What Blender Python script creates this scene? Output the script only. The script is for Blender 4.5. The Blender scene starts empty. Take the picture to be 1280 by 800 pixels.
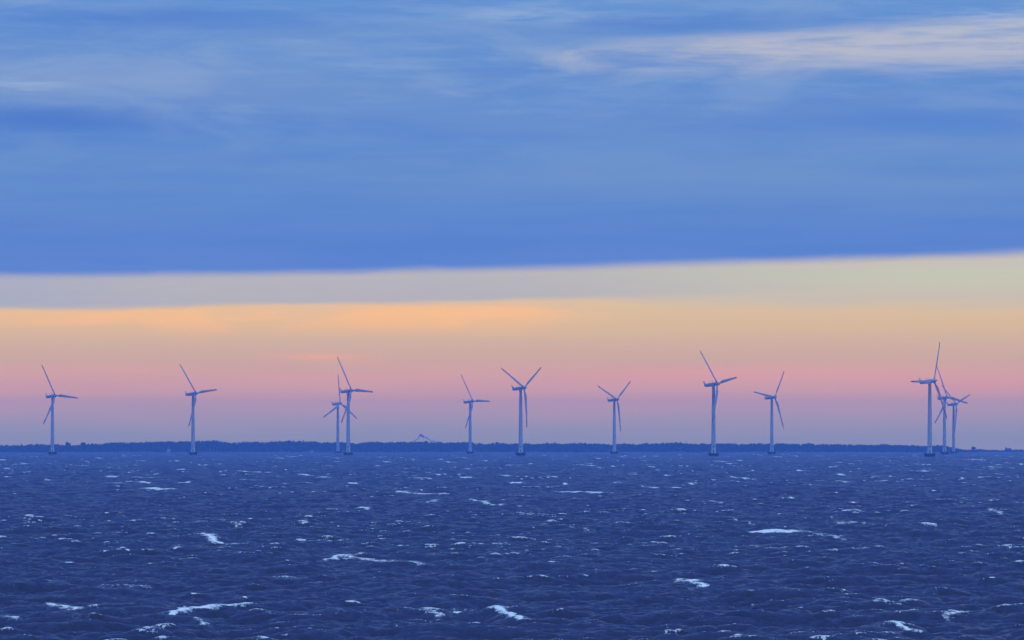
import bpy, bmesh, math, random
import numpy as np
from mathutils import Vector, Matrix

R_ = math.radians
random.seed(7)
sc = bpy.context.scene
C = sc.collection

# ------------------------------------------------------------------ camera
F = 7111.0            # focal length in photograph pixels (200 mm on 36 mm)
EYE = 10.8            # eye height above the water
YE = 553.0            # photograph row of eye level
ER = 7.4e6            # earth radius with refraction: the sea really curves away
cam_d = bpy.data.cameras.new("camera")
cam_d.sensor_width = 36.0
cam_d.lens = 200.0
cam_d.shift_y = (YE - 400.0) / 1280.0
cam_d.clip_start = 1.0
cam_d.clip_end = 60000.0
cam = bpy.data.objects.new("camera", cam_d)
C.objects.link(cam)
cam.location = (0, 0, EYE)
cam.rotation_euler = (R_(90), 0, 0)
sc.camera = cam

sc.view_settings.view_transform = 'Standard'
sc.view_settings.look = 'None'
sc.view_settings.gamma = 1.0
sc.view_settings.exposure = 0.0
sc.view_settings.use_curve_mapping = False
sc.cycles.use_denoising = True
sc.cycles.max_bounces = 5
sc.cycles.volume_bounces = 1
sc.cycles.use_adaptive_sampling = True


def lin(r, g, b):
    def f(c):
        c /= 255.0
        return c / 12.92 if c <= 0.04045 else ((c + 0.055) / 1.055) ** 2.4
    return (f(r), f(g), f(b), 1.0)


HAZE = 1.05e-4          # extinction per metre of the air
HTOP = 106.0
HFAR = 13100.0
HS = (0.038, 0.112, 0.51)   # radiance the air itself adds when deep


def linh(rgb, v):
    """sky colour outside the air that shows as rgb at elevation v (thousands of px) through it"""
    c = lin(*rgb)
    path = min(HFAR, (HTOP - EYE) / max(v * 1000.0 / F, 1e-4))
    t = math.exp(-HAZE * path)
    return tuple(max(0.0, (c[i] - HS[i] * (1 - t)) / t) for i in range(3)) + (1.0,)


def sea_z(x, y):
    return -(x * x + y * y) / (2 * ER)


def at(px, py, d):
    return Vector(((px - 640.0) / F * d, d, EYE - (py - YE) / F * d))


# ------------------------------------------------------------------ node helper
class NG:
    def __init__(self, nt):
        self.nt = nt

    def n(self, t, **kw):
        nd = self.nt.nodes.new(t)
        for k, v in kw.items():
            setattr(nd, k, v)
        return nd

    def put(self, sock, v):
        if isinstance(v, (int, float)):
            sock.default_value = v
        elif isinstance(v, (tuple, list)):
            sock.default_value = v
        else:
            self.nt.links.new(v, sock)

    def m(self, op, a, b=0.0, c=None, clamp=False):
        nd = self.n('ShaderNodeMath', operation=op, use_clamp=clamp)
        self.put(nd.inputs[0], a)
        self.put(nd.inputs[1], b)
        if c is not None:
            self.put(nd.inputs[2], c)
        return nd.outputs[0]

    def add(self, a, b): return self.m('ADD', a, b)
    def sub(self, a, b): return self.m('SUBTRACT', a, b)
    def mul(self, a, b): return self.m('MULTIPLY', a, b)

    def rng(self, v, a, b, c=0.0, d=1.0, smooth=True):
        nd = self.n('ShaderNodeMapRange')
        if smooth:
            nd.interpolation_type = 'SMOOTHSTEP'
        self.put(nd.inputs[0], v)
        for i, q in enumerate((a, b, c, d)):
            self.put(nd.inputs[1 + i], q)
        return nd.outputs[0]

    def mix(self, f, a, b, mode='MIX'):
        nd = self.n('ShaderNodeMix', data_type='RGBA', blend_type=mode)
        self.put(nd.inputs[0], f)
        self.put(nd.inputs[6], a)
        self.put(nd.inputs[7], b)
        return nd.outputs[2]

    def xyz(self, x, y, z):
        nd = self.n('ShaderNodeCombineXYZ')
        self.put(nd.inputs[0], x); self.put(nd.inputs[1], y); self.put(nd.inputs[2], z)
        return nd.outputs[0]

    def noise(self, v, scale=1.0, detail=4.0, rough=0.5, dist=0.0):
        nd = self.n('ShaderNodeTexNoise')
        self.put(nd.inputs['Vector'], v)
        nd.inputs['Scale'].default_value = scale
        nd.inputs['Detail'].default_value = detail
        nd.inputs['Roughness'].default_value = rough
        nd.inputs['Distortion'].default_value = dist
        return nd.outputs[0]

    def blob(self, u, v, cu, cv, su, sv):
        a = self.mul(self.sub(u, cu), 1.0 / su)
        b = self.mul(self.sub(v, cv), 1.0 / sv)
        r = self.add(self.mul(a, a), self.mul(b, b))
        return self.m('POWER', 2.718, self.mul(r, -1.0))


# ------------------------------------------------------------------ world: dusk sky
SUN_ROT = R_(200)      # low sun behind the camera's left shoulder
world = bpy.data.worlds.new("World")
sc.world = world
world.use_nodes = True
nt = world.node_tree
nt.nodes.clear()
g = NG(nt)
tc = g.n('ShaderNodeTexCoord')
sx = g.n('ShaderNodeSeparateXYZ')
nt.links.new(tc.outputs['Generated'], sx.inputs[0])
X, Y, Z = sx.outputs
az = g.m('ARCTAN2', X, Y)                        # azimuth from the look direction
el = g.m('ARCSINE', Z)
U = g.mul(az, F / 1000.0)                        # thousandths of a photograph pixel in angle
V = g.mul(el, F / 1000.0)
vec_c = g.xyz(g.mul(X, 26.0), g.mul(Y, 26.0), g.mul(Z, 330.0))
vec_f = g.xyz(g.mul(X, 70.0), g.mul(Y, 70.0), g.mul(Z, 900.0))
n1 = g.noise(vec_c, 1.0, 6.0, 0.55)
n2 = g.noise(vec_f, 1.0, 7.0, 0.6)
n4 = g.noise(g.xyz(g.mul(X, 38.0), g.mul(Y, 38.0), g.mul(Z, 190.0)), 1.0, 6.0, 0.58, 0.8)
n3 = g.noise(g.xyz(g.mul(X, 9.0), g.mul(Y, 9.0), g.mul(Z, 95.0)), 1.0, 3.0, 0.5)
# slant of the cloud deck: rises to the right, bounded all the way round
sl = g.mul(g.m('SINE', g.mul(az, 2.0)), -0.081)
sl2 = g.mul(g.mul(U, U), -0.011)
curve = g.m('MAXIMUM', sl2, -0.02)
T = g.add(g.add(V, sl), curve)                   # height inside the tilted cloud deck
Tw = g.add(T, g.add(g.mul(g.sub(n1, 0.5), 0.014), g.mul(g.sub(n4, 0.5), 0.012)))
Vw = g.add(V, g.mul(g.sub(n1, 0.5), 0.03))


def ramp(sock, stops, lo, hi):
    f = g.rng(sock, lo, hi, 0, 1, smooth=False)
    nd = g.n('ShaderNodeValToRGB')
    cr = nd.color_ramp
    cr.interpolation = 'LINEAR'
    while len(cr.elements) > 1:
        cr.elements.remove(cr.elements[0])
    cr.elements[0].position = (stops[0][0] - lo) / (hi - lo)
    cr.elements[0].color = linh(stops[0][1], stops[0][0])
    for p, c in stops[1:]:
        e = cr.elements.new((p - lo) / (hi - lo))
        e.color = linh(c, p)
    nt.links.new(f, nd.inputs[0])
    return nd.outputs[0]


# clear strip under the deck (stops are height above eye level / F)
low = ramp(Vw, [(-0.05, (132, 139, 178)), (0.004, (133, 140, 178)), (0.028, (153, 144, 177)), (0.045, (170, 146, 174)),
                (0.060, (187, 150, 170)), (0.080, (203, 157, 166)), (0.090, (204, 161, 163)), (0.105, (201, 166, 160)),
                (0.125, (205, 174, 160)), (0.145, (214, 182, 154)), (0.165, (216, 188, 158)),
                (0.180, (200, 188, 176)), (0.205, (196, 197, 178)), (0.24, (198, 190, 184))], -0.05, 0.24)
# orange band on the left and middle, greener veil on the right
orange_band = g.mul(g.mul(g.rng(Tw, 0.128, 0.166), g.rng(Tw, 0.188, 0.167)), g.rng(g.add(g.mul(n1, 0.4), g.mul(n4, 0.6)), 0.38, 0.58, 0.30, 1.0))
orange_lat = g.rng(g.add(U, g.mul(g.sub(n3, 0.5), 0.3)), 0.24, -0.02)
left_dim = g.rng(U, -0.66, -0.45, 0.55, 1.0)
col = g.mix(g.mul(g.mul(orange_band, orange_lat), g.mul(left_dim, 0.9)), low, linh((248, 190, 142), 0.165))
veil = g.mul(g.rng(Tw, 0.1735, 0.184), g.rng(U, 0.55, -0.1))
col = g.mix(veil, col, linh((180, 178, 186), 0.195))
lv = g.mul(g.rng(Tw, 0.1765, 0.186), g.rng(U, -0.35, -0.68))
col = g.mix(g.mul(lv, 0.45), col, linh((158, 168, 200), 0.2))
col = g.mix(g.mul(g.rng(Tw, 0.206, 0.216), 0.35), col, linh((205, 192, 186), 0.215))
# pink glow patches
pk = g.mul(g.blob(U, V, 0.30, 0.083, 0.22, 0.011), g.rng(n1, 0.35, 0.6, 0.5, 1.0))
col = g.mix(g.mul(pk, 0.38), col, linh((226, 150, 166), 0.083))
pk = g.blob(U, V, 0.60, 0.070, 0.10, 0.010)
col = g.mix(g.mul(pk, 0.25), col, linh((216, 144, 168), 0.07))
pk = g.blob(U, V, -0.24, 0.1065, 0.055, 0.0045)
col = g.mix(g.mul(pk, 0.55), col, linh((236, 168, 150), 0.1065))
pk = g.blob(U, V, -0.13, 0.150, 0.10, 0.010)
col = g.mix(g.mul(pk, 0.4), col, linh((255, 188, 130), 0.15))
col = g.mix(g.mul(g.rng(n2, 0.5, 0.75), 0.10), col, linh((196, 180, 180), 0.12))

# the cloud deck above
deck = ramp(V, [(0.20, (96, 134, 208)), (0.25, (93, 133, 206)), (0.30, (97, 139, 204)),
                (0.345, (102, 144, 203)), (0.40, (94, 138, 206)), (0.44, (100, 143, 206)),
                (0.50, (100, 145, 208)), (0.56, (104, 150, 210)), (0.62, (96, 136, 200)),
                (1.6, (92, 128, 196))], 0.20, 1.6)
d1 = g.rng(n1, 0.36, 0.68)
deck = g.mix(g.mul(d1, 0.30), deck, linh((80, 124, 204), 0.42))
d2 = g.mul(g.rng(n3, 0.42, 0.66), g.rng(V, 0.24, 0.34))
deck = g.mix(g.mul(d2, 0.45), deck, linh((120, 152, 202), 0.42))
d4 = g.mul(g.rng(n4, 0.44, 0.66), g.rng(V, 0.30, 0.44))
deck = g.mix(g.mul(d4, 0.45), deck, linh((132, 162, 208), 0.42))
d5 = g.mul(g.rng(n2, 0.46, 0.68), g.rng(V, 0.36, 0.46))
deck = g.mix(g.mul(d5, 0.22), deck, linh((138, 170, 212), 0.42))
# dark lens low on the left, dark bands near the top
b = g.blob(U, Vw, -0.58, 0.402, 0.13, 0.017)
deck = g.mix(g.mul(b, 0.75), deck, linh((74, 118, 200), 0.42))
b = g.blob(U, Vw, -0.44, 0.527, 0.22, 0.014)
deck = g.mix(g.mul(b, 0.7), deck, linh((80, 124, 204), 0.42))
b = g.blob(U, Vw, 0.20, 0.522, 0.20, 0.014)
deck = g.mix(g.mul(b, 0.7), deck, linh((82, 128, 202), 0.42))
b = g.blob(U, Vw, 0.50, 0.40, 0.25, 0.022)
deck = g.mix(g.mul(b, 0.5), deck, linh((80, 128, 208), 0.42))
# pale grey veil, upper left
b = g.mul(g.blob(U, Vw, -0.54, 0.455, 0.24, 0.032), g.rng(n4, 0.3, 0.6, 0.4, 1.0))
deck = g.mix(g.mul(b, 0.65), deck, linh((134, 160, 206), 0.42))
b = g.mul(g.blob(U, Vw, -0.61, 0.445, 0.05, 0.006), g.rng(n2, 0.35, 0.6))
deck = g.mix(g.mul(b, 0.6), deck, linh((160, 182, 214), 0.42))
b = g.mul(g.blob(U, Vw, 0.02, 0.533, 0.13, 0.013), g.rng(n2, 0.35, 0.6, 0.2, 1))
deck = g.mix(g.mul(b, 0.6), deck, linh((150, 176, 214), 0.42))
b = g.mul(g.blob(U, Vw, -0.17, 0.470, 0.06, 0.009), g.rng(n2, 0.35, 0.6, 0.3, 1))
deck = g.mix(g.mul(b, 0.55), deck, linh((140, 168, 210), 0.42))
# the bright streaked bank, upper right: crisp top, soft bottom, rising to the right
tb = g.sub(V, g.add(0.500, g.mul(g.sub(U, 0.12), 0.052)))
tb = g.add(tb, g.add(g.mul(g.sub(n2, 0.5), 0.022), g.mul(g.sub(n4, 0.5), 0.035)))
vb = g.add(V, g.mul(g.sub(n4, 0.5), 0.03))
bank = g.mul(g.rng(tb, 0.010, -0.010), g.rng(vb, 0.444, 0.492))
bank = g.mul(bank, g.rng(g.add(U, g.mul(g.sub(n4, 0.5), 0.35)), -0.02, 0.26))
bank = g.mul(bank, g.rng(g.add(g.mul(n2, 0.5), g.mul(n4, 0.5)), 0.34, 0.56, 0.45, 1.0))
deck = g.mix(g.mul(bank, 0.8), deck, linh((190, 190, 202), 0.42))
b = g.mul(g.blob(U, Vw, 0.66, 0.527, 0.13, 0.010), g.rng(n2, 0.38, 0.6))
deck = g.mix(g.mul(b, 0.6), deck, linh((190, 198, 214), 0.42))

edge = g.rng(g.add(T, g.add(g.mul(g.sub(n3, 0.5), 0.009), g.mul(g.sub(n4, 0.5), 0.007))), 0.2085, 0.2260)
col = g.mix(edge, col, deck)
# higher up: the physical sky of a very low sun, cooled to the blue of dusk
sky = g.n('ShaderNodeTexSky', sky_type='NISHITA')
sky.sun_disc = False
sky.sun_elevation = R_(3.0)
sky.sun_rotation = SUN_ROT
sky.altitude = 0
sky.dust_density = 1.0
up = g.mix(1.0, sky.outputs[0], (0.74, 0.92, 1.25, 1.0), 'MULTIPLY')
up = g.mix(0.35, up, (1.50, 2.10, 2.95, 1.0))
mid = g.mix(g.rng(n3, 0.35, 0.65), (0.068, 0.150, 0.64, 1.0), (0.092, 0.184, 0.68, 1.0))
col = g.mix(g.rng(el, R_(5.0), R_(9.0)), col, mid)
col = g.mix(g.rng(el, R_(32.0), R_(52.0)), col, up)
bg = g.n('ShaderNodeBackground')
bg.inputs[1].default_value = 1.0
nt.links.new(col, bg.inputs[0])
wo = g.n('ShaderNodeOutputWorld')
nt.links.new(bg.outputs[0], wo.inputs[0])

# ------------------------------------------------------------------ the faint sun
sd = bpy.data.lights.new("sun", 'SUN')
sd.energy = 0.40
sd.angle = R_(12)
sd.color = (0.72, 0.84, 1.0)
sun = bpy.data.objects.new("sun", sd)
C.objects.link(sun)
e_, a_ = R_(16), R_(150)      # light comes from the camera's right and behind
dirv = Vector((math.sin(a_) * math.cos(e_), math.cos(a_) * math.cos(e_), math.sin(e_)))
sun.rotation_euler = dirv.to_track_quat('Z', 'Y').to_euler()
sky.sun_elevation = R_(3)
sky.sun_rotation = a_


# ------------------------------------------------------------------ materials
def mat(name, base, rough=0.6, spec=0.3, var=0.0, vscale=1.0, metal=0.0):
    m = bpy.data.materials.new(name)
    m.use_nodes = True
    q = NG(m.node_tree)
    p = m.node_tree.nodes['Principled BSDF']
    p.inputs['Base Color'].default_value = (*base, 1)
    p.inputs['Roughness'].default_value = rough
    p.inputs['Specular IOR Level'].default_value = spec
    p.inputs['Metallic'].default_value = metal
    if var:
        t = q.n('ShaderNodeTexCoord')
        nz = q.noise(t.outputs['Object'], vscale, 5.0, 0.6)
        c = q.mix(q.rng(nz, 0.3, 0.7), tuple(v * (1 - var) for v in base) + (1,),
                  tuple(min(1, v * (1 + var)) for v in base) + (1,))
        m.node_tree.links.new(c, p.inputs['Base Color'])
    return m


M_TOWER = mat('tower_paint', (0.50, 0.54, 0.60), 0.5, 0.3, 0.05, 0.4)
M_NAC = mat('nacelle_shell', (0.44, 0.48, 0.55), 0.45, 0.3, 0.06, 0.6)
M_BLADE = mat('blade_gelcoat', (0.42, 0.46, 0.54), 0.4, 0.35, 0.05, 0.3)
M_RED = mat('red_tip_paint', (0.62, 0.025, 0.04), 0.5, 0.3)
M_DARK = mat('dark_foundation', (0.030, 0.032, 0.045), 0.8, 0.2, 0.3, 1.2)
M_STEEL = mat('galvanised_steel', (0.18, 0.19, 0.21), 0.5, 0.3, 0.1, 3, 0.4)
M_LAND = mat('shore_soil', (0.06, 0.07, 0.04), 0.95, 0.1, 0.4, 0.02)
M_LEAF = mat('pine_foliage', (0.030, 0.045, 0.024), 0.95, 0.1, 0.4, 0.06)
M_LEAF2 = mat('crown_foliage', (0.035, 0.045, 0.025), 0.95, 0.1, 0.4, 0.3)
M_BARK = mat('bark', (0.05, 0.04, 0.03), 0.95, 0.1)
M_WALLW = mat('white_render', (0.7, 0.7, 0.68), 0.9, 0.1, 0.05, 0.5)
M_ROOF = mat('dark_roof', (0.08, 0.05, 0.045), 0.9, 0.1)
M_LATT = mat('lattice_paint', (0.85, 0.82, 0.80), 0.7, 0.2)


# ------------------------------------------------------------------ mesh helpers
def link(name, me, m, parent=None, smooth=True):
    o = bpy.data.objects.new(name, me)
    if m and not me.materials:
        me.materials.append(m)
    C.objects.link(o)
    if parent is not None:
        o.parent = parent
    if smooth:
        me.shade_smooth()
    return o


def mesh(name, verts, faces):
    me = bpy.data.meshes.new(name)
    me.from_pydata(verts, [], faces)
    me.update()
    return me


def lathe(prof, n=32):
    """closed surface of revolution about Z from (r, z) pairs"""
    vs, fs = [], []
    for r, z in prof:
        for k in range(n):
            a = 2 * math.pi * k / n
            vs.append((r * math.cos(a), r * math.sin(a), z))
    for i in range(len(prof) - 1):
        for k in range(n):
            k2 = (k + 1) % n
            fs.append((i * n + k, i * n + k2, (i + 1) * n + k2, (i + 1) * n + k))
    fs.append(tuple(range(n))[::-1])
    fs.append(tuple((len(prof) - 1) * n + k for k in range(n)))
    return vs, fs


def tube(vs, fs, a, b, r, n=8, r2=None):
    a, b = Vector(a), Vector(b)
    if r2 is None:
        r2 = r
    d = (b - a).normalized()
    u = d.orthogonal().normalized()
    w = d.cross(u)
    k0 = len(vs)
    for p, q in ((a, r), (b, r2)):
        for k in range(n):
            t = 2 * math.pi * k / n
            vs.append(tuple(p + u * math.cos(t) * q + w * math.sin(t) * q))
    for k in range(n):
        k2 = (k + 1) % n
        fs.append((k0 + k, k0 + k2, k0 + n + k2, k0 + n + k))
    fs.append(tuple(k0 + k for k in range(n))[::-1])
    fs.append(tuple(k0 + n + k for k in range(n)))


def box(vs, fs, x0, x1, y0, y1, z0, z1):
    k = len(vs)
    vs += [(x0, y0, z0), (x1, y0, z0), (x1, y1, z0), (x0, y1, z0),
           (x0, y0, z1), (x1, y0, z1), (x1, y1, z1), (x0, y1, z1)]
    fs += [tuple(k + i for i in f) for f in
           ((0, 3, 2, 1), (4, 5, 6, 7), (0, 1, 5, 4), (1, 2, 6, 5), (2, 3, 7, 6), (3, 0, 4, 7))]


# ------------------------------------------------------------------ the sea
rng = np.random.default_rng(11)


def wave_tile(N, L, lam_lo, lam_hi, amp_rms, wind, spread=2.0, lam_peak=26.0, chop=1.0, seed=1):
    """one periodic patch of random wind waves: height, sideways shift, fold terms"""
    r = np.random.default_rng(seed)
    k1 = np.fft.fftfreq(N, L / N) * 2 * np.pi
    KX, KY = np.meshgrid(k1, k1, indexing='ij')
    K = np.hypot(KX, KY)
    K[0, 0] = 1
    kp = 2 * np.pi / lam_peak
    S = K ** -4.0 * np.exp(-1.25 * (kp / K) ** 2)
    cosw = (KX * wind[0] + KY * wind[1]) / K
    S = S * (np.abs(cosw) ** (2 * spread) * 0.85 + 0.15)
    lam = 2 * np.pi / K
    S *= (lam > lam_lo) & (lam < lam_hi)
    S[0, 0] = 0
    A = np.sqrt(S) * (r.normal(size=S.shape) + 1j * r.normal(size=S.shape))
    h = np.fft.ifft2(A).real
    A *= amp_rms / h.std()
    ift = lambda q: np.fft.ifft2(q).real.astype(np.float32)
    out = dict(N=N, L=L, h=ift(A), dx=ift(-1j * KX / K * A * chop), dy=ift(-1j * KY / K * A * chop),
               jxx=ift(KX * KX / K * A * chop), jyy=ift(KY * KY / K * A * chop), jxy=ift(KX * KY / K * A * chop))
    return out


def sample(t, key, x, y):
    N, L = t['N'], t['L']
    a = x * (N / L)
    b_ = y * (N / L)
    ai = np.floor(a).astype(np.int32)
    bi = np.floor(b_).astype(np.int32)
    fa = (a - ai).astype(np.float32)
    fb = (b_ - bi).astype(np.float32)
    ai %= N
    bi %= N
    a1 = (ai + 1) % N
    b1 = (bi + 1) % N
    f = t[key]
    return (f[ai, bi] * (1 - fa) * (1 - fb) + f[a1, bi] * fa * (1 - fb) +
            f[ai, b1] * (1 - fa) * fb + f[a1, b1] * fa * fb)


wd = (-0.80, 0.60)
tA = wave_tile(1024, 311.0, 1.6, 60, 0.215, wd, 1.6, 24, 1.1, 3)
tB = wave_tile(1024, 211.0, 1.2, 40, 0.11, wd, 0.8, 9, 1.1, 5)
tC = wave_tile(512, 47.0, 0.30, 3.0, 0.048, wd, 0.6, 4.0, 0.9, 9)
ROT = [(math.cos(q), math.sin(q)) for q in (0.0, 0.31, -0.23)]

# columns: dense over the view and a little to either side, coarser beyond
NC = 1150
ca = np.linspace(-0.098, 0.098, NC)
out = [0.098]
st = ca[1] - ca[0]
while out[-1] < 1.1:
    st *= 1.06
    out.append(out[-1] + st)
out = np.array(out[1:])
ang = np.concatenate([-out[::-1], ca, out])
ds = [20.0]
while ds[-1] < 250:
    ds.append(ds[-1] * 1.03)
while ds[-1] < 12700:
    ds.append(ds[-1] + max(0.28, ds[-1] * 0.00105))
ds = np.array(ds)
nr, nc = len(ds), len(ang)
D, A_ = np.meshgrid(ds, ang, indexing='ij')
PX = (D * np.sin(A_)).astype(np.float64)
PY = (D * np.cos(A_)).astype(np.float64)
cell = np.maximum(np.gradient(ds)[:, None], 0) * np.ones_like(D)
fadeC = np.clip(1.6 - cell / 1.2, 0, 1)
H = np.zeros_like(PX); DX = np.zeros_like(PX); DY = np.zeros_like(PX)
JX = np.zeros_like(PX); JY = np.zeros_like(PX); JXY = np.zeros_like(PX)
for i, t in enumerate((tA, tB, tC)):
    c_, s_ = ROT[i]
    qx = PX * c_ + PY * s_
    qy = -PX * s_ + PY * c_
    w = fadeC if i == 2 else 1.0
    H += w * sample(t, 'h', qx, qy)
    ddx = sample(t, 'dx', qx, qy); ddy = sample(t, 'dy', qx, qy)
    DX += w * (ddx * c_ - ddy * s_)
    DY += w * (ddx * s_ + ddy * c_)
    a = sample(t, 'jxx', qx, qy); b_ = sample(t, 'jyy', qx, qy); cxy = sample(t, 'jxy', qx, qy)
    w = w * (0.45 if i == 2 else 1.0)
    JX += w * (a * c_ * c_ + b_ * s_ * s_ - 2 * cxy * c_ * s_)
    JY += w * (a * s_ * s_ + b_ * c_ * c_ + 2 * cxy * c_ * s_)
    JXY += w * ((a - b_) * c_ * s_ + cxy * (c_ * c_ - s_ * s_))
# (signs follow the shift: crests pinch, troughs widen)
J = (1 - JX) * (1 - JY) - JXY ** 2
groups = (0.5 + 0.5 * np.sin(PX * 0.11 + 1.7 * np.sin(PY * 0.021)) * np.sin(PY * 0.043 + 2.1 * np.sin(PX * 0.07))) * \
         (0.6 + 0.4 * np.sin(PX * 0.027 + 2.0 * np.sin(PY * 0.0113) + 1.0))
lo_, h1_, h2_ = np.quantile(J[::7, ::5], [0.0005, 0.0095, 0.050])
hi_ = h1_ + (h2_ - h1_) * np.clip((D - 500) / 2500, 0, 1)
foam = np.clip((lo_ + (hi_ - lo_) * (0.35 + 0.95 * groups) - J) / (hi_ - lo_), 0, 1)
top_q = np.quantile(J[::7, ::5], 0.14)
fold = np.clip((top_q - J) / (top_q - lo_), 0, 1) * (0.45 + 0.75 * groups)
print('J quantiles', lo_, h1_, h2_, 'foam', foam.mean())

# the larger breaking crests seen in the photograph: (polyline in photo px, strength, thickness in metres of depth)
CAPS = [
    ([(243, 674), (252, 672), (262, 677), (275, 683)], 1.0, 5.0),
    ([(278, 683), (308, 688)], .45, 3.0),
    ([(202, 773), (222, 768), (248, 766), (285, 763), (312, 763)], 1.0, 3.6),
    ([(322, 768), (350, 773)], .7, 4.0),
    ([(238, 777), (258, 781)], .5, 2.5),
    ([(568, 766), (600, 767), (613, 764), (635, 771), (662, 780)], 1.0, 3.4),
    ([(940, 668), (968, 667), (1005, 668)], 1.0, 6.0),
    ([(1005, 668), (1055, 672)], .5, 5.0),
    ([(1045, 656), (1068, 655), (1105, 662)], .55, 6.0),
    ([(1150, 661), (1160, 661)], 1.0, 5.0),
    ([(372, 662), (385, 662)], .8, 6.0),
    ([(405, 702), (425, 699), (470, 706), (530, 709)], .7, 5.0),
    ([(855, 731), (885, 737)], .85, 6.5),
    ([(863, 745), (868, 741)], .5, 3.0),
    ([(62, 763), (85, 765), (118, 768)], .8, 2.6),
    ([(20, 728), (75, 733)], .45, 6.0),
    ([(125, 736), (182, 736)], .55, 2.6),
    ([(338, 724), (370, 725)], .6, 3.0),
    ([(178, 612), (212, 614)], .9, 12.0),
    ([(497, 617), (550, 620)], .85, 14.0),
    ([(695, 616), (755, 618)], .95, 13.0),
    ([(803, 610), (850, 612)], .95, 11.0),
    ([(588, 627), (625, 634)], .7, 10.0),
    ([(980, 624), (1003, 627)], .8, 9.0),
    ([(915, 598), (942, 601)], .8, 14.0),
    ([(1104, 783), (1118, 788), (1134, 795)], .9, 3.6),
    ([(1175, 776), (1213, 770)], .55, 2.6),
    ([(1250, 685), (1276, 690)], .6, 5.0),
    ([(0, 778), (22, 780)], .6, 2.6),
    ([(512, 768), (545, 773)], .55, 3.2),
    ([(445, 766), (478, 768)], .4, 2.6),
    ([(945, 754), (958, 757)], .4, 2.6),
    ([(955, 571.5), (975, 571.5)], .9, 30.0),
    ([(895, 577), (905, 578)], .9, 30.0),
    ([(1140, 590), (1160, 590)], .7, 18.0),
    ([(300, 590), (335, 592)], .7, 16.0),
    ([(650, 590), (690, 592)], .4, 16.0),
    ([(1104, 596), (1122, 597)], .8, 12.0), ([(1148, 581), (1162, 582)], .9, 22.0), ([(1215, 575), (1232, 576)], .9, 30.0),
    ([(1225, 593), (1262, 595)], .5, 14.0), ([(1235, 637), (1248, 645)], .6, 7.0), ([(725, 582), (742, 583)], .7, 22.0),
    ([(912, 651), (940, 657)], .5, 6.0), ([(700, 660), (730, 665)], .5, 6.0), ([(525, 630), (545, 628)], .6, 9.0),
    ([(412, 640), (420, 641)], .8, 8.0), ([(452, 638), (458, 639)], .8, 8.0), ([(165, 598), (200, 598)], .5, 14.0),
    ([(95, 583), (112, 583)], .7, 22.0), ([(395, 598), (412, 598)], .8, 14.0), ([(300, 601), (318, 602)], .6, 13.0),
    ([(245, 653), (300, 660)], .45, 6.0), ([(890, 630), (900, 631)], .6, 9.0), ([(1022, 672), (1055, 677)], .6, 5.0),
]
R2 = np.zeros_like(PX)
RH = np.zeros_like(PX)
cr_ = random.Random(21)
for k in range(230):          # small distant breakers, thinning out towards the viewer
    py_ = 568.5 + 38 * cr_.random() ** 1.5
    px_ = cr_.uniform(-60, 1340)
    w_ = cr_.choice((3, 4, 6, 8, 13)) * cr_.uniform(.7, 1.3)
    CAPS.append(([(px_, py_), (px_ + w_, py_ + cr_.uniform(-.3, .8))], cr_.uniform(.45, .95), 700.0 / (py_ - 545) * cr_.uniform(.6, 1.2)))
for pl, stg, th in CAPS:
    pts = []
    for px, py in pl:
        d = F * EYE / (py - YE)
        for _ in range(4):
            d = F * (EYE + d * d / (2 * ER)) / (py - YE)
        pts.append(((px - 640) / F * d, d))
    x0 = min(p[0] for p in pts) - 3; x1 = max(p[0] for p in pts) + 3
    y0 = min(p[1] for p in pts) - th * 3; y1 = max(p[1] for p in pts) + th * 3
    i0, i1 = np.searchsorted(ds, y0 - 12), np.searchsorted(ds, y1 + 12)
    ym = 0.5 * (y0 + y1)
    j0, j1 = np.searchsorted(ang, x0 / ym - 0.003), np.searchsorted(ang, x1 / ym + 0.003)
    sx_ = PX[i0:i1, j0:j1]; sy_ = PY[i0:i1, j0:j1]
    best = np.full(sx_.shape, 9e9)
    for (ax, ay), (bx, by) in zip(pts[:-1], pts[1:]):
        # distances: metres across, depth scaled by the thickness
        kx = 1.0 / (th * 0.07)
        ky = 1.0 / th
        ux, uy = (bx - ax) * kx, (by - ay) * ky
        vx, vy = (sx_ - ax) * kx, (sy_ - ay) * ky
        tt = np.clip((vx * ux + vy * uy) / (ux * ux + uy * uy + 1e-9), 0, 1)
        best = np.minimum(best, (vx - tt * ux) ** 2 + (vy - tt * uy) ** 2)
    prof = np.exp(-best * 1.4)
    RH[i0:i1, j0:j1] = np.maximum(RH[i0:i1, j0:j1], np.exp(-best * 0.35) * stg)
    R2[i0:i1, j0:j1] = np.maximum(R2[i0:i1, j0:j1], prof * stg)
H = H * (1 - 0.40 * RH) + RH * 0.30
foam = np.clip(foam, 0, 1)

VX = PX + DX
VY = PY + DY
VZ = H + sea_z(PX, PY)
co = np.stack([VX, VY, VZ], -1).reshape(-1, 3).astype(np.float32)
ii = np.arange(nr - 1)[:, None] * nc + np.arange(nc - 1)[None, :]
quads = np.stack([ii, ii + 1, ii + nc + 1, ii + nc], -1).reshape(-1, 4).astype(np.int32)
me = bpy.data.meshes.new('sea')
me.vertices.add(len(co))
me.vertices.foreach_set('co', co.ravel())
me.loops.add(quads.size)
me.loops.foreach_set('vertex_index', quads.ravel())
me.polygons.add(len(quads))
me.polygons.foreach_set('loop_start', np.arange(0, quads.size, 4, dtype=np.int32))
me.update(calc_edges=True)
for nm, arr in (('foam', foam), ('caps', R2), ('fold', np.clip(fold + 0.55 * RH, 0, 1))):
    at_ = me.attributes.new(nm, 'FLOAT', 'POINT')
    at_.data.foreach_set('value', arr.ravel().astype(np.float32))
print('sea verts', len(co))

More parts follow.
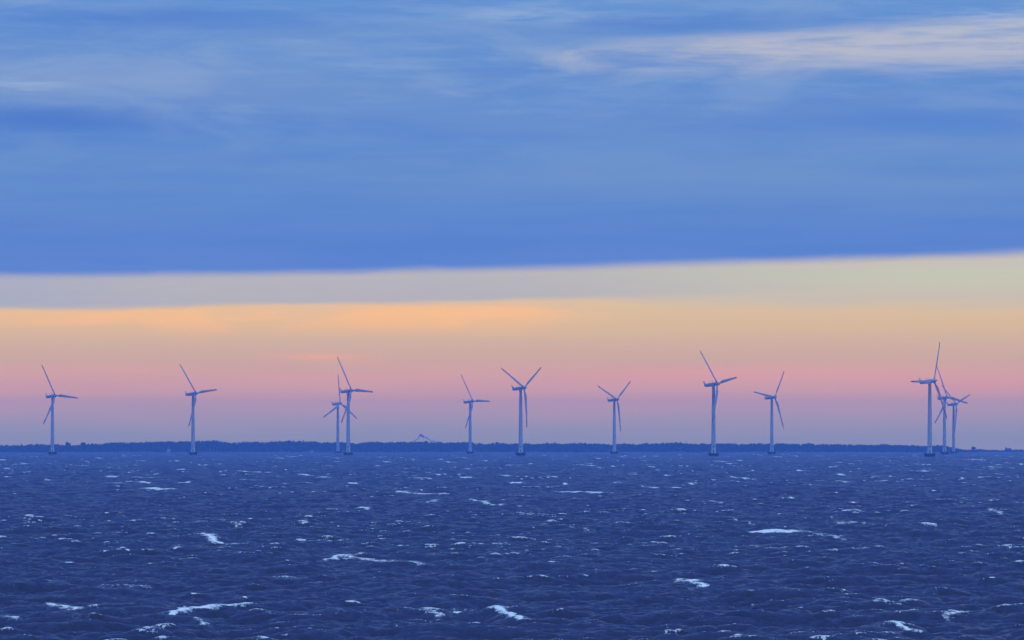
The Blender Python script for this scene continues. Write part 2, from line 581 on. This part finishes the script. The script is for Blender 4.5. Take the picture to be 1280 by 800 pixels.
mw = bpy.data.materials.new('sea_water')
mw.use_nodes = True
q = NG(mw.node_tree)
p = mw.node_tree.nodes['Principled BSDF']
L_ = mw.node_tree.links
tcw = q.n('ShaderNodeTexCoord')
obj_c = tcw.outputs['Object']
sp = q.n('ShaderNodeSeparateXYZ')
L_.new(obj_c, sp.inputs[0])
vx2 = q.xyz(q.mul(sp.outputs[0], 1.0), q.mul(sp.outputs[1], 0.55), 0.0)
fa_ = q.n('ShaderNodeAttribute', attribute_name='foam').outputs['Fac']
cp_ = q.n('ShaderNodeAttribute', attribute_name='caps').outputs['Fac']
nf = q.noise(vx2, 3.4, 7.0, 0.74, 0.6)
nf2 = q.noise(vx2, 0.9, 4.0, 0.6)
nstreak = q.noise(q.xyz(q.mul(sp.outputs[0], 0.8), q.mul(sp.outputs[1], 0.12), 0), 1.0, 5.0, 0.65)
f1 = q.mul(q.rng(q.add(fa_, q.mul(q.sub(nf, 0.5), 1.7)), 0.42, 0.80), q.rng(nf2, 0.45, 0.58))
f2 = q.rng(q.add(q.add(cp_, q.mul(q.sub(nf, 0.5), 2.4)), q.mul(q.sub(nf2, 0.5), 1.4)), 0.36, 0.80)
f2 = q.mul(f2, q.rng(cp_, 0.02, 0.25))
nlace = q.noise(q.xyz(q.mul(sp.outputs[0], 1.0), q.mul(sp.outputs[1], 0.22), 0.0), 4.5, 6.0, 0.72, 0.5)
f2 = q.mul(f2, q.rng(q.add(nlace, q.mul(cp_, 0.16)), 0.44, 0.60, 0.12, 1.0))
fd_ = q.n('ShaderNodeAttribute', attribute_name='fold').outputs['Fac']
nsp = q.noise(q.xyz(q.mul(sp.outputs[0], 1.0), q.mul(sp.outputs[1], 0.35), 0.0), 5.5, 5.0, 0.7)
f3 = q.mul(q.rng(q.add(fd_, q.mul(q.sub(nsp, 0.5), 2.4)), 0.62, 0.86), q.rng(fd_, 0.10, 0.30))
f3 = q.mul(f3, 0.70)
f1 = q.m('MAXIMUM', f1, f3)
lane = q.mul(q.mul(q.rng(nstreak, 0.60, 0.80), q.rng(nf, 0.42, 0.62)), 0.30)
fo = q.m('MAXIMUM', q.m('MAXIMUM', f1, f2), lane)
p.inputs['Base Color'].default_value = (0.0045, 0.011, 0.050, 1)
p.inputs['IOR'].default_value = 1.333
p.inputs['Roughness'].default_value = 0.10
bmp = q.n('ShaderNodeBump')
bmp.inputs['Strength'].default_value = 1.0
bmp.inputs['Distance'].default_value = 0.17
nb = q.add(q.noise(obj_c, 3.0, 6.0, 0.66), q.mul(q.noise(obj_c, 1.0, 3.0, 0.6), 1.3))
L_.new(nb, bmp.inputs['Height'])
L_.new(bmp.outputs[0], p.inputs['Normal'])
pf = q.n('ShaderNodeBsdfPrincipled')
pf.inputs['Base Color'].default_value = (0.80, 0.86, 0.84, 1)
pf.inputs['Roughness'].default_value = 0.9
pf.inputs['Specular IOR Level'].default_value = 0.1
ms = q.n('ShaderNodeMixShader')
L_.new(fo, ms.inputs[0])
dk = q.n('ShaderNodeBsdfDiffuse')
dk.inputs[0].default_value = (0.006, 0.012, 0.050, 1)
mk = q.n('ShaderNodeMixShader')
mk.inputs[0].default_value = 0.30
L_.new(p.outputs[0], mk.inputs[1])
L_.new(dk.outputs[0], mk.inputs[2])
L_.new(mk.outputs[0], ms.inputs[1])
L_.new(pf.outputs[0], ms.inputs[2])
L_.new(ms.outputs[0], mw.node_tree.nodes['Material Output'].inputs[0])
sea = link('water', me, mw)
sea['kind'] = 'structure'
del co, quads, H, DX, DY, J, JX, JY, JXY, PX, PY

# ------------------------------------------------------------------ the far shore
PROF = [(-700, 554), (-300, 555), (-80, 554.5), (0, 556.8), (20, 555.8), (60, 555.6), (76, 556.8), (92, 556.8), (98, 556.4), (115, 554.8), (140, 553.2),
        (170, 552.6), (200, 552.2), (245, 551.6), (262, 551.2), (290, 553), (330, 552), (350, 551.2),
        (400, 553), (440, 553.6), (460, 552.6), (540, 553), (590, 553.6), (640, 554.5), (700, 555),
        (720, 553.7), (760, 555), (790, 555.4), (830, 553.9), (860, 554.6), (1000, 555), (1100, 556),
        (1140, 557), (1185, 557.6), (1198, 558.2), (1208, 559.2), (1215, 559.2), (1222, 560.8), (1228, 563.2)]
PP = np.array(PROF)


def shore(name, d0, prof, x_from, x_to, tree_h, seed, dens, depth=260.0):
    prof = np.array(prof)
    r = np.random.default_rng(seed)
    xs = np.arange(x_from, x_to, 6.0)

    def top(x, d):
        px = 640 + x / d0 * F
        py = np.interp(px, prof[:, 0], prof[:, 1])
        return EYE - (py - YE) / F * d0
    rows = [(-14, -1.0), (0, 0.35), (10, 1.4), (60, 0.6), (120, 1.0), (depth, 0.7), (depth + 60, -0.2)]
    vs, fs = [], []
    for x in xs:
        sz = sea_z(x, d0)
        crest = max(1.0, top(x, d0) - tree_h - sz)
        edge_ = min(1.0, (x_to - x) / 60.0, (x - x_from) / 60.0)
        for k, (dy, f) in enumerate(rows):
            if k < 3:
                z = sz + f * (0.5 + 0.5 * edge_) + 0.3 * r.normal() * (k == 2)
            else:
                z = sz + max(0.8, crest * f) * max(edge_, 0.0)
            if k == len(rows) - 1:
                z = sz - 2
            vs.append((x, d0 + dy + 4 * math.sin(x * 0.021) + 2.5 * math.sin(x * 0.087), z))
    nk = len(rows)
    for i in range(len(xs) - 1):
        for k in range(nk - 1):
            a = i * nk + k
            fs.append((a, a + nk, a + nk + 1, a + 1))
    land = link(name, mesh(name, vs, fs), M_LAND)
    land['kind'] = 'structure'
    # the wood: leafy clumps, each crown its own height, merged as one mass
    V_, F_ = [], []
    base = 0

    def crown(x, y, z0, z1, w, conif):
        nonlocal base
        n = 7
        lv = [0, .2, .45, .7, .9, 1.0]
        if conif:
            rr = [.35, 1.0, .75, .5, .25, .03]
        else:
            rr = [.3, .85, 1.0, .85, .5, .08]
        for l, q_ in zip(lv, rr):
            for k in range(n):
                a = 2 * math.pi * (k + .5 * (l * 10 % 2)) / n
                rad = w * q_ * (1 + .28 * r.normal()) + .05
                V_.append((x + rad * math.cos(a), y + rad * math.sin(a),
                           z0 + (z1 - z0) * l + (.35 * r.normal() if l < 1 else .5 * abs(r.normal()))))
        for i in range(len(lv) - 1):
            for k in range(n):
                k2 = (k + 1) % n
                F_.append((base + i * n + k, base + i * n + k2, base + (i + 1) * n + k2, base + (i + 1) * n + k))
        base += n * len(lv)
    bumps = [(r.uniform(.6, 1.5), r.uniform(.03, .30), r.uniform(0, 6)) for _ in range(9)]
    for (dy, step, hf) in ((14, 5.2, .55), (34, 5.0, .75), (70, 4.6, .9), (112, 3.2, 1.0), (135, 3.4, 1.0)):
        x = x_from + 8
        while x < x_to - 8:
            sz = sea_z(x, d0)
            tp = top(x, d0)
            hgt = (tp - sz)
            edge_ = max(0.0, min(1.0, (x_to - x) / 50.0))
            zt = sz + max(1.5, hgt * hf + sum(a_ * .26 * math.sin(k_ * x + p_) for a_, k_, p_ in bumps) * (hf > .7) * min(1, tree_h / 6) + r.normal() * 0.50 + (r.random() < .04) * r.random() * 2.0) * (0.25 + .75 * edge_)
            zb = max(sz + 0.3, zt - tree_h * (.9 + .3 * r.random()))
            crown(x, d0 + dy + r.normal() * 5, zb, zt, 1.9 + 1.8 * r.random(), r.random() < dens)
            x += step * (0.6 + 0.8 * r.random())
    fo_ = link('forest', mesh('forest', V_, F_), M_LEAF, smooth=False)
    fo_['kind'] = 'stuff'
    fo_['label'] = 'dark hazy forest covering the far shore' if d0 < 10000 else 'fainter low wood on the farther shore at the right'
    return land


D0 = 9500.0
shore('far_shore', D0, PROF, -1750.0, (1229 - 640) / F * D0, 8.0, 4, .5)
D1 = 11200.0
PROF2 = [(1100, 563.2), (1226, 562.9), (1229, 561.9), (1233, 561.6), (1238, 562.6), (1256, 562.9), (1280, 562.8), (1400, 562), (1800, 560)]
shore('farther_shore', D1, PROF2, (1120 - 640) / F * D1, 2100.0, 3.0, 8, .3)


def tree(px, py, d, w, label, seed, hgt):
    r = random.Random(seed)
    top_ = at(px, py, d)
    root = bpy.data.objects.new('tree', None)
    C.objects.link(root)
    zb = top_.z - hgt
    root.location = (top_.x, d, zb)
    root['label'] = label
    root['category'] = 'tree'
    root['group'] = 'single trees standing out on the far skyline'
    vs, fs = [], []
    tube(vs, fs, (0, 0, -3), (0.1, 0, hgt * .75), .45, 8, .12)
    for k in range(6):
        a = r.random() * 6.28
        z = hgt * (.35 + .07 * k)
        tube(vs, fs, (0, 0, z), (math.cos(a) * w * .6, math.sin(a) * w * .6, z + hgt * .16), .14, 5, .04)
    link('trunk', mesh('trunk', vs, fs), M_BARK, root)
    vs, fs = [], []
    for k in range(1500):          # leaf clumps through the volume of the crown
        while True:
            a, b, c = (r.uniform(-1, 1) for _ in range(3))
            if a * a + b * b + c * c < 1:
                break
        lump = .8 + .25 * math.sin(a * 5 + seed) + .2 * math.sin(c * 6 + b * 4)
        px_, py_, pz_ = a * w * lump, b * w * lump, hgt * .66 + c * hgt * .36 * lump
        if pz_ > hgt:
            pz_ = hgt - r.random()
        s = .28 + .25 * r.random()
        i = len(vs)
        ax = Vector((r.gauss(0, 1), r.gauss(0, 1), r.gauss(0, 1))).normalized()
        bx_ = ax.orthogonal().normalized() * s
        cx_ = ax.cross(bx_)
        P0 = Vector((px_, py_, pz_))
        vs += [tuple(P0 - bx_ - cx_), tuple(P0 + bx_ - cx_), tuple(P0 + bx_ + cx_), tuple(P0 - bx_ + cx_)]
        fs.append((i, i + 1, i + 2, i + 3))
    link('crown', mesh('crown', vs, fs), M_LEAF2, root, smooth=False)
    return root


tree(84.5, 552.4, D0 - 2, 4.6, 'broad tree rising alone above the treeline right of the leftmost turbine', 3, 13)
tree(104.0, 552.4, D0 - 2, 4.0, 'second tree standing up where the wood begins to climb, further from the leftmost turbine', 5, 13)
tree(1216.5, 558.2, D0 - 2, 4.2, 'rounded tree at the right end of the nearer wood', 9, 9)
tree(1261.5, 560.0, D1 + 5, 5.2, 'wide bushy tree on the low farther shore near the right edge', 12, 7)
tree(1257.3, 559.3, D1 + 3, 1.3, 'thin upright tree beside the wide bushy one on the low farther shore', 15, 8)


def house(px, py, d, w, label):
    pz = at(px, py, d)
    root = bpy.data.objects.new('house', None)
    C.objects.link(root)
    sz = sea_z(pz.x, d)
    root.location = (pz.x, d, sz + .8)
    root['label'] = label
    root['category'] = 'house'
    root['group'] = 'small pale houses on the far shore'
    h = max(2.6, pz.z - sz - .8 - 1.6)
    vs, fs = [], []
    box(vs, fs, -w, w, -3, 3, -1.5, h)
    link('wall', mesh('wall', vs, fs), M_WALLW, root, smooth=False)
    vs = [(-w - .3, -3.3, h), (w + .3, -3.3, h), (w + .3, 3.3, h), (-w - .3, 3.3, h), (-w - .3, 0, h + 2), (w + .3, 0, h + 2)]
    fs = [(0, 1, 5, 4), (2, 3, 4, 5), (1, 2, 5), (3, 0, 4), (3, 2, 1, 0)]
    link('roof', mesh('roof', vs, fs), M_ROOF, root, smooth=False)
    for sx_ in (-.5, .5):
        vs, fs = [], []
        box(vs, fs, sx_ * w - .6, sx_ * w + .6, -3.06, -3.003, h * .35, h * .75)
        link('window', mesh('window', vs, fs), M_DARK, root, smooth=False)


house(390, 562.6, D0 - 2, 3.2, 'small pale house at the waterline left of the paired turbines')
house(211, 560.2, D0 - 2, 2.6, 'tiny pale house below the wood left of the second turbine')

# ------------------------------------------------------------------ pale peaked framework behind the wood
root = bpy.data.objects.new('peaked_framework', None)
C.objects.link(root)
DF = 12400.0
o0 = at(527, 556, DF)
root.location = o0
root['label'] = 'faint pale blue peaked framework with curving legs showing above the far wood'
root['category'] = 'framework'


def fr(px, py, dy=0.0):
    p_ = at(px, py, DF) - o0
    return Vector((p_.x, dy, p_.z))


rightleg = [(524.6, 542.6), (527, 543.2), (530, 545.2), (534, 547.8), (538, 550.3), (543, 551.9), (550, 552.9), (556, 554.5)]
leftleg = [(526.0, 542.4), (523.6, 545), (522.4, 548), (520, 550.4), (517, 551.6), (512, 553), (508, 555)]
for nm, pl, rad in (('curved_leg', rightleg, 1.1), ('curved_leg', leftleg, .8)):
    vs, fs = [], []
    for dy in (-4, 4):
        for a, b in zip(pl[:-1], pl[1:]):
            tube(vs, fs, fr(*a, dy), fr(*b, dy), rad, 8)
            tube(vs, fs, fr(a[0], a[1] , dy), fr(b[0], b[1], -dy), .3, 5)
    link(nm, mesh(nm, vs, fs), M_LATT, root)
vs, fs = [], []
for a, b in (((525, 543), (528, 546)), ((526, 545.6), (531, 545.8)), ((524.5, 545.5), (529.5, 544.6)), ((528, 546), (530, 548)),
             ((523.5, 545.2), (527.5, 543.4)), ((529.2, 544.9), (527.0, 546.2))):
    tube(vs, fs, fr(*a, -3), fr(*b, 3), .7, 6)
link('cross_bracing', mesh('cross_bracing', vs, fs), M_LATT, root)
for a, b in (((524.3, 546), (524.3, 556)), ((529.5, 546), (529.5, 556)), ((534.5, 548.4), (534.5, 556)), ((519.5, 551), (519.5, 556))):
    vs, fs = [], []
    tube(vs, fs, fr(*a), fr(*b), .16, 5)
    link('support_mast', mesh('support_mast', vs, fs), M_LATT, root)

# ------------------------------------------------------------------ wind turbines
HUB = 64.0
RB = 38.0
NF = 4.0              # rotor centre ahead of the tower axis
TILT = R_(5.5)


def blade_mesh():
    st = [(1.0, .95, .95, 0), (2.6, .95, .95, 0), (4.2, 1.45, .88, 16), (6.5, 2.70, .68, 15), (8.5, 3.05, .58, 13),
          (12, 2.75, .48, 10), (17, 2.45, .42, 7), (23, 2.10, .36, 4), (29, 1.75, .30, 2), (33.0, 1.50, .25, 1)]
    tip = [(33.0, 1.50, .25, 1), (35.2, 1.28, .21, .5), (37.2, .95, .15, 0), (37.9, .45, .09, 0), (38.0, .08, .03, 0)]

    def build(st, cap0, cap1):
        n = 16
        vs, fs = [], []
        for z, ch, th, tw in st:
            blend = min(1, max(0, (z - 2.6) / 4.0))
            t0 = R_(tw + 4)
            off = -1.25 * (z / RB) ** 2.2          # bent a little by the wind
            for k in range(n):
                a = 2 * math.pi * k / n
                cx = math.cos(a)
                # aerofoil: blunt leading edge, thin trailing edge, quarter-chord on the axis
                x = ch * .5 * (cx - .42 * blend) if blend else ch * cx * .95
                y = th * math.sin(a) * (.5 * (1 + .55 * cx) if blend else .95)
                if not blend:
                    x = ch * cx * .8; y = ch * math.sin(a) * .8
                X_ = x * math.cos(t0) - y * math.sin(t0)
                Y_ = x * math.sin(t0) + y * math.cos(t0)
                vs.append((X_, Y_ - off, z))
        for i in range(len(st) - 1):
            for k in range(n):
                k2 = (k + 1) % n
                fs.append((i * n + k, i * n + k2, (i + 1) * n + k2, (i + 1) * n + k))
        if cap0: fs.append(tuple(range(n))[::-1])
        if cap1: fs.append(tuple((len(st) - 1) * n + k for k in range(n)))
        return mesh('blade', vs, fs)
    return build(st, True, True), build(tip, True, True)


def nacelle_mesh():
    # long tapered housing; x runs forward to the rotor
    st = [(2.3, 1.30, 1.45, -1.40), (1.2, 1.55, 1.62, -1.62), (-1.0, 1.60, 1.62, -1.75), (-4.0, 1.55, 1.50, -1.72),
          (-7.0, 1.42, 1.30, -1.62), (-8.6, 1.25, 1.12, -1.50), (-9.1, .95, .85, -1.25)]
    n = 24
    vs, fs = [], []
    for x, w, zt, zb in st:
        for k in range(n):
            a = 2 * math.pi * k / n
            c, s = math.cos(a), math.sin(a)
            e = .62
            yy = w * abs(c) ** e * (1 if c > 0 else -1)
            hz = (zt - zb) / 2
            zz = (zt + zb) / 2 + hz * abs(s) ** e * (1 if s > 0 else -1)
            vs.append((x, yy, zz))
    for i in range(len(st) - 1):
        for k in range(n):
            k2 = (k + 1) % n
            fs.append((i * n + k, i * n + k2, (i + 1) * n + k2, (i + 1) * n + k))
    fs.append(tuple(range(n)))
    fs.append(tuple((len(st) - 1) * n + k for k in range(n))[::-1])
    return mesh('nacelle', vs, fs)


def simple(name, fn):
    vs, fs = [], []
    fn(vs, fs)
    return mesh(name, vs, fs)


ME = {}
# foundation: flared drum with a lip, standing in the water
ME['foundation'] = mesh('foundation', *lathe([(4.1, -7), (4.1, .9), (4.5, 1.5), (4.75, 1.9), (4.85, 3.05), (4.70, 3.12), (4.70, 3.0), (0.1, 3.0)], 40))


def railing(vs, fs):
    n = 20
    for k in range(n):
        a, b = 2 * math.pi * k / n, 2 * math.pi * (k + 1) / n
        p0 = (4.55 * math.cos(a), 4.55 * math.sin(a)); p1 = (4.55 * math.cos(b), 4.55 * math.sin(b))
        tube(vs, fs, (*p0, 3.05), (*p0, 4.15), .04, 6)
        for z in (3.6, 4.15):
            tube(vs, fs, (*p0, z), (*p1, z), .035, 6)


def ladder(vs, fs):
    for s in (-.35, .35):
        tube(vs, fs, (s, -5.0, -3), (s, -5.0, 4.1), .07, 6)
    for k in range(20):
        tube(vs, fs, (-.35, -5.0, -2.4 + k * .32), (.35, -5.0, -2.4 + k * .32), .035, 5)
    for z in (0.2, 2.6):
        for s in (-.35, .35):
            tube(vs, fs, (s, -5.0, z), (s, -4.0, z), .06, 5)


ME['railing'] = simple('railing', railing)
ME['boat_ladder'] = simple('boat_ladder', ladder)
ME['tower'] = mesh('tower', *lathe([(2.15, 3.0), (2.15, 3.25), (2.0, 3.27), (1.98, 8), (1.80, 22), (1.79, 22.12), (1.58, 42), (1.57, 42.1), (1.25, 60.8), (1.42, 61.0), (1.42, 62.5)], 40))


def door(vs, fs):
    box(vs, fs, -.45, .45, -2.08, -1.93, 3.6, 5.9)


def doorplate(vs, fs):
    box(vs, fs, -.5, .5, -2.02, -1.90, 8.2, 9.2)


ME['door'] = simple('door', door)
ME['number_plate'] = simple('number_plate', doorplate)
ME['nacelle'] = nacelle_mesh()


def fin(vs, fs):
    # upright wind-sensor fin at the tail, swept back and pointed
    pr = [(-7.7, 1.1), (-9.0, .7), (-10.1, 3.7), (-9.6, 3.8), (-9.0, 2.1), (-8.3, 1.45)]
    n = len(pr)
    for y in (-.9, -.78):
        vs += [(x, y, z) for x, z in pr]
    fs.append(tuple(range(n))); fs.append(tuple(n + k for k in range(n))[::-1])
    for k in range(n):
        k2 = (k + 1) % n
        fs.append((k, k + n, k2 + n, k2))
    o_ = len(vs)
    for y in (.78, .9):
        vs += [(x, y, z) for x, z in pr]
    fs.append(tuple(o_ + k for k in range(n))); fs.append(tuple(o_ + n + k for k in range(n))[::-1])
    for k in range(n):
        k2 = (k + 1) % n
        fs.append((o_ + k, o_ + k + n, o_ + k2 + n, o_ + k2))
    tube(vs, fs, (-9.5, -.84, 2.9), (-9.5, .84, 2.9), .09, 6)


def mast(vs, fs):
    tube(vs, fs, (0, 0, 1.3), (-.12, 0, 3.0), .11, 6, .08)
    box(vs, fs, -.34, .12, -.2, .2, 2.95, 3.4)


ME['tail_fin'] = simple('tail_fin', fin)
ME['warning_light'] = simple('warning_light', mast)
v_, f_ = lathe([(1.30, -1.6), (1.62, -1.2), (1.66, 0), (1.45, 1.0), (.98, 2.0), (.55, 2.75), (.22, 3.15), (.04, 3.3)], 32)
ME['rotor_hub'] = mesh('rotor_hub', v_, f_)      # local Z is the rotor axis
ME['blade'], ME['red_tip'] = blade_mesh()


def make_turbine():
    root = bpy.data.objects.new('wind_turbine', None)
    C.objects.link(root)
    f = link('foundation', ME['foundation'], M_DARK, root)
    ME['foundation'].shade_flat()
    link('railing', ME['railing'], M_STEEL, f)
    link('boat_ladder', ME['boat_ladder'], M_STEEL, f)
    t = link('tower', ME['tower'], M_TOWER, root)
    link('door', ME['door'], M_DARK, t, smooth=False)
    link('number_plate', ME['number_plate'], M_DARK, t, smooth=False)
    nn = link('nacelle', ME['nacelle'], M_NAC, root)
    link('tail_fin', ME['tail_fin'], M_NAC, nn, smooth=False)
    for x in (-3.2, -.9):
        w = link('warning_light', ME['warning_light'], M_STEEL, nn, smooth=False)
        w.location.x = x
    link('rotor_hub', ME['rotor_hub'], M_NAC, root)
    for k in range(3):
        b = link('blade', ME['blade'], M_BLADE, root)
        link('red_tip', ME['red_tip'], M_RED, b)
    return root


def copy_tree(o, parent=None):
    c = o.copy()
    C.objects.link(c)
    if parent is not None:
        c.parent = parent
    for ch in list(o.children):
        copy_tree(ch, c)
    return c


def pose(root, yaw, phase):
    w = yaw
    n = Vector((math.sin(w) * math.cos(TILT), -math.cos(w) * math.cos(TILT), math.sin(TILT)))
    u = Vector((0, 0, 1)).cross(n).normalized()
    v = n.cross(u)
    hc = Vector((n.x * NF, n.y * NF, HUB))
    nb = 0
    for ch in root.children:
        nm = ch.name.split('.')[0]
        if nm == 'nacelle':
            mt = Matrix((n, u, v)).transposed().to_4x4()
            mt.translation = Vector((0, 0, HUB)) - Vector((0, 0, n.z * NF))
            ch.matrix_local = mt
        elif nm == 'rotor_hub':
            mt = Matrix((u, v, n)).transposed().to_4x4()
            mt.translation = hc
            ch.matrix_local = mt
        elif nm == 'blade':
            a = phase + R_(120) * nb
            nb += 1
            z = v * math.cos(a) + u * math.sin(a)
            y = -n
            x = y.cross(z)
            mt = Matrix((x, y, z)).transposed().to_4x4()
            mt.translation = hc
            ch.matrix_local = mt


# photo column of the tower foot, metres away, rotor yaw to the sight line, blade angle, label
TURB = [
    (65.6, 6159, 47, 94, 'white wind turbine farthest left, one blade pointing up left and another level'),
    (241.3, 5890, 52, 84, 'second turbine from the left, its lower blade hanging down across its own tower'),
    (422.3, 7233, 49, 2, 'smaller farther turbine of the left pair, with one blade straight up and two spread below'),
    (435.3, 5599, 54, 212, 'taller nearer turbine of the left pair, right of and in front of the small one'),
    (587.7, 6906, 55, 90, 'small distant turbine just right of the pale peaked framework, level blade to the right'),
    (650.9, 5329, 55, 299, 'large turbine near the middle with two blades raised in a V, one hanging'),
    (767.9, 6638, 53, 295, 'smaller turbine with blades raised in a V, standing right of the large middle one'),
    (891.9, 5001, 60, 81, 'tall turbine right of the middle whose lower blade tip crosses the tower'),
    (964.8, 6335, 54, 279, 'turbine with white foam at its foot and its left blade nearly level over the tail'),
    (1162.2, 4768, 61, 269, 'tallest and nearest turbine, front one of the cluster of three at the right'),
    (1180.6, 6379, 51, 100, 'middle turbine of the right cluster, its raised blade leaning left'),
    (1192.0, 7331, 56, 71, 'smallest turbine at the back of the right cluster, a blade hanging along its tower'),
]
proto = None
for i, (px, d, w, ph, lab) in enumerate(TURB):
    x = (px - 640) / F * d
    if proto is None:
        proto = make_turbine()
        o = proto
    else:
        o = copy_tree(proto)
    o.location = (x, d, sea_z(x, d))
    o['label'] = lab
    o['category'] = 'wind turbine'
    o['group'] = 'wind turbines standing in the sea'
    pose(o, R_(w) - math.atan2(x, d), R_(ph))

# ------------------------------------------------------------------ the air
vs, fs = [], []
box(vs, fs, -13100, 13100, -150, HFAR, -45, HTOP)
mh = bpy.data.materials.new('haze_air')
mh.use_nodes = True
mh.node_tree.nodes.clear()
hq = NG(mh.node_tree)
pv = hq.n('ShaderNodeVolumePrincipled')
pv.inputs['Color'].default_value = (0.20, 0.42, 1.0, 1)
pv.inputs['Density'].default_value = HAZE
pv.inputs['Anisotropy'].default_value = 0.0
ho = hq.n('ShaderNodeOutputMaterial')
mh.node_tree.links.new(pv.outputs[0], ho.inputs['Volume'])
hz = link('haze', mesh('haze', vs, fs), mh, smooth=False)
hz['kind'] = 'stuff'
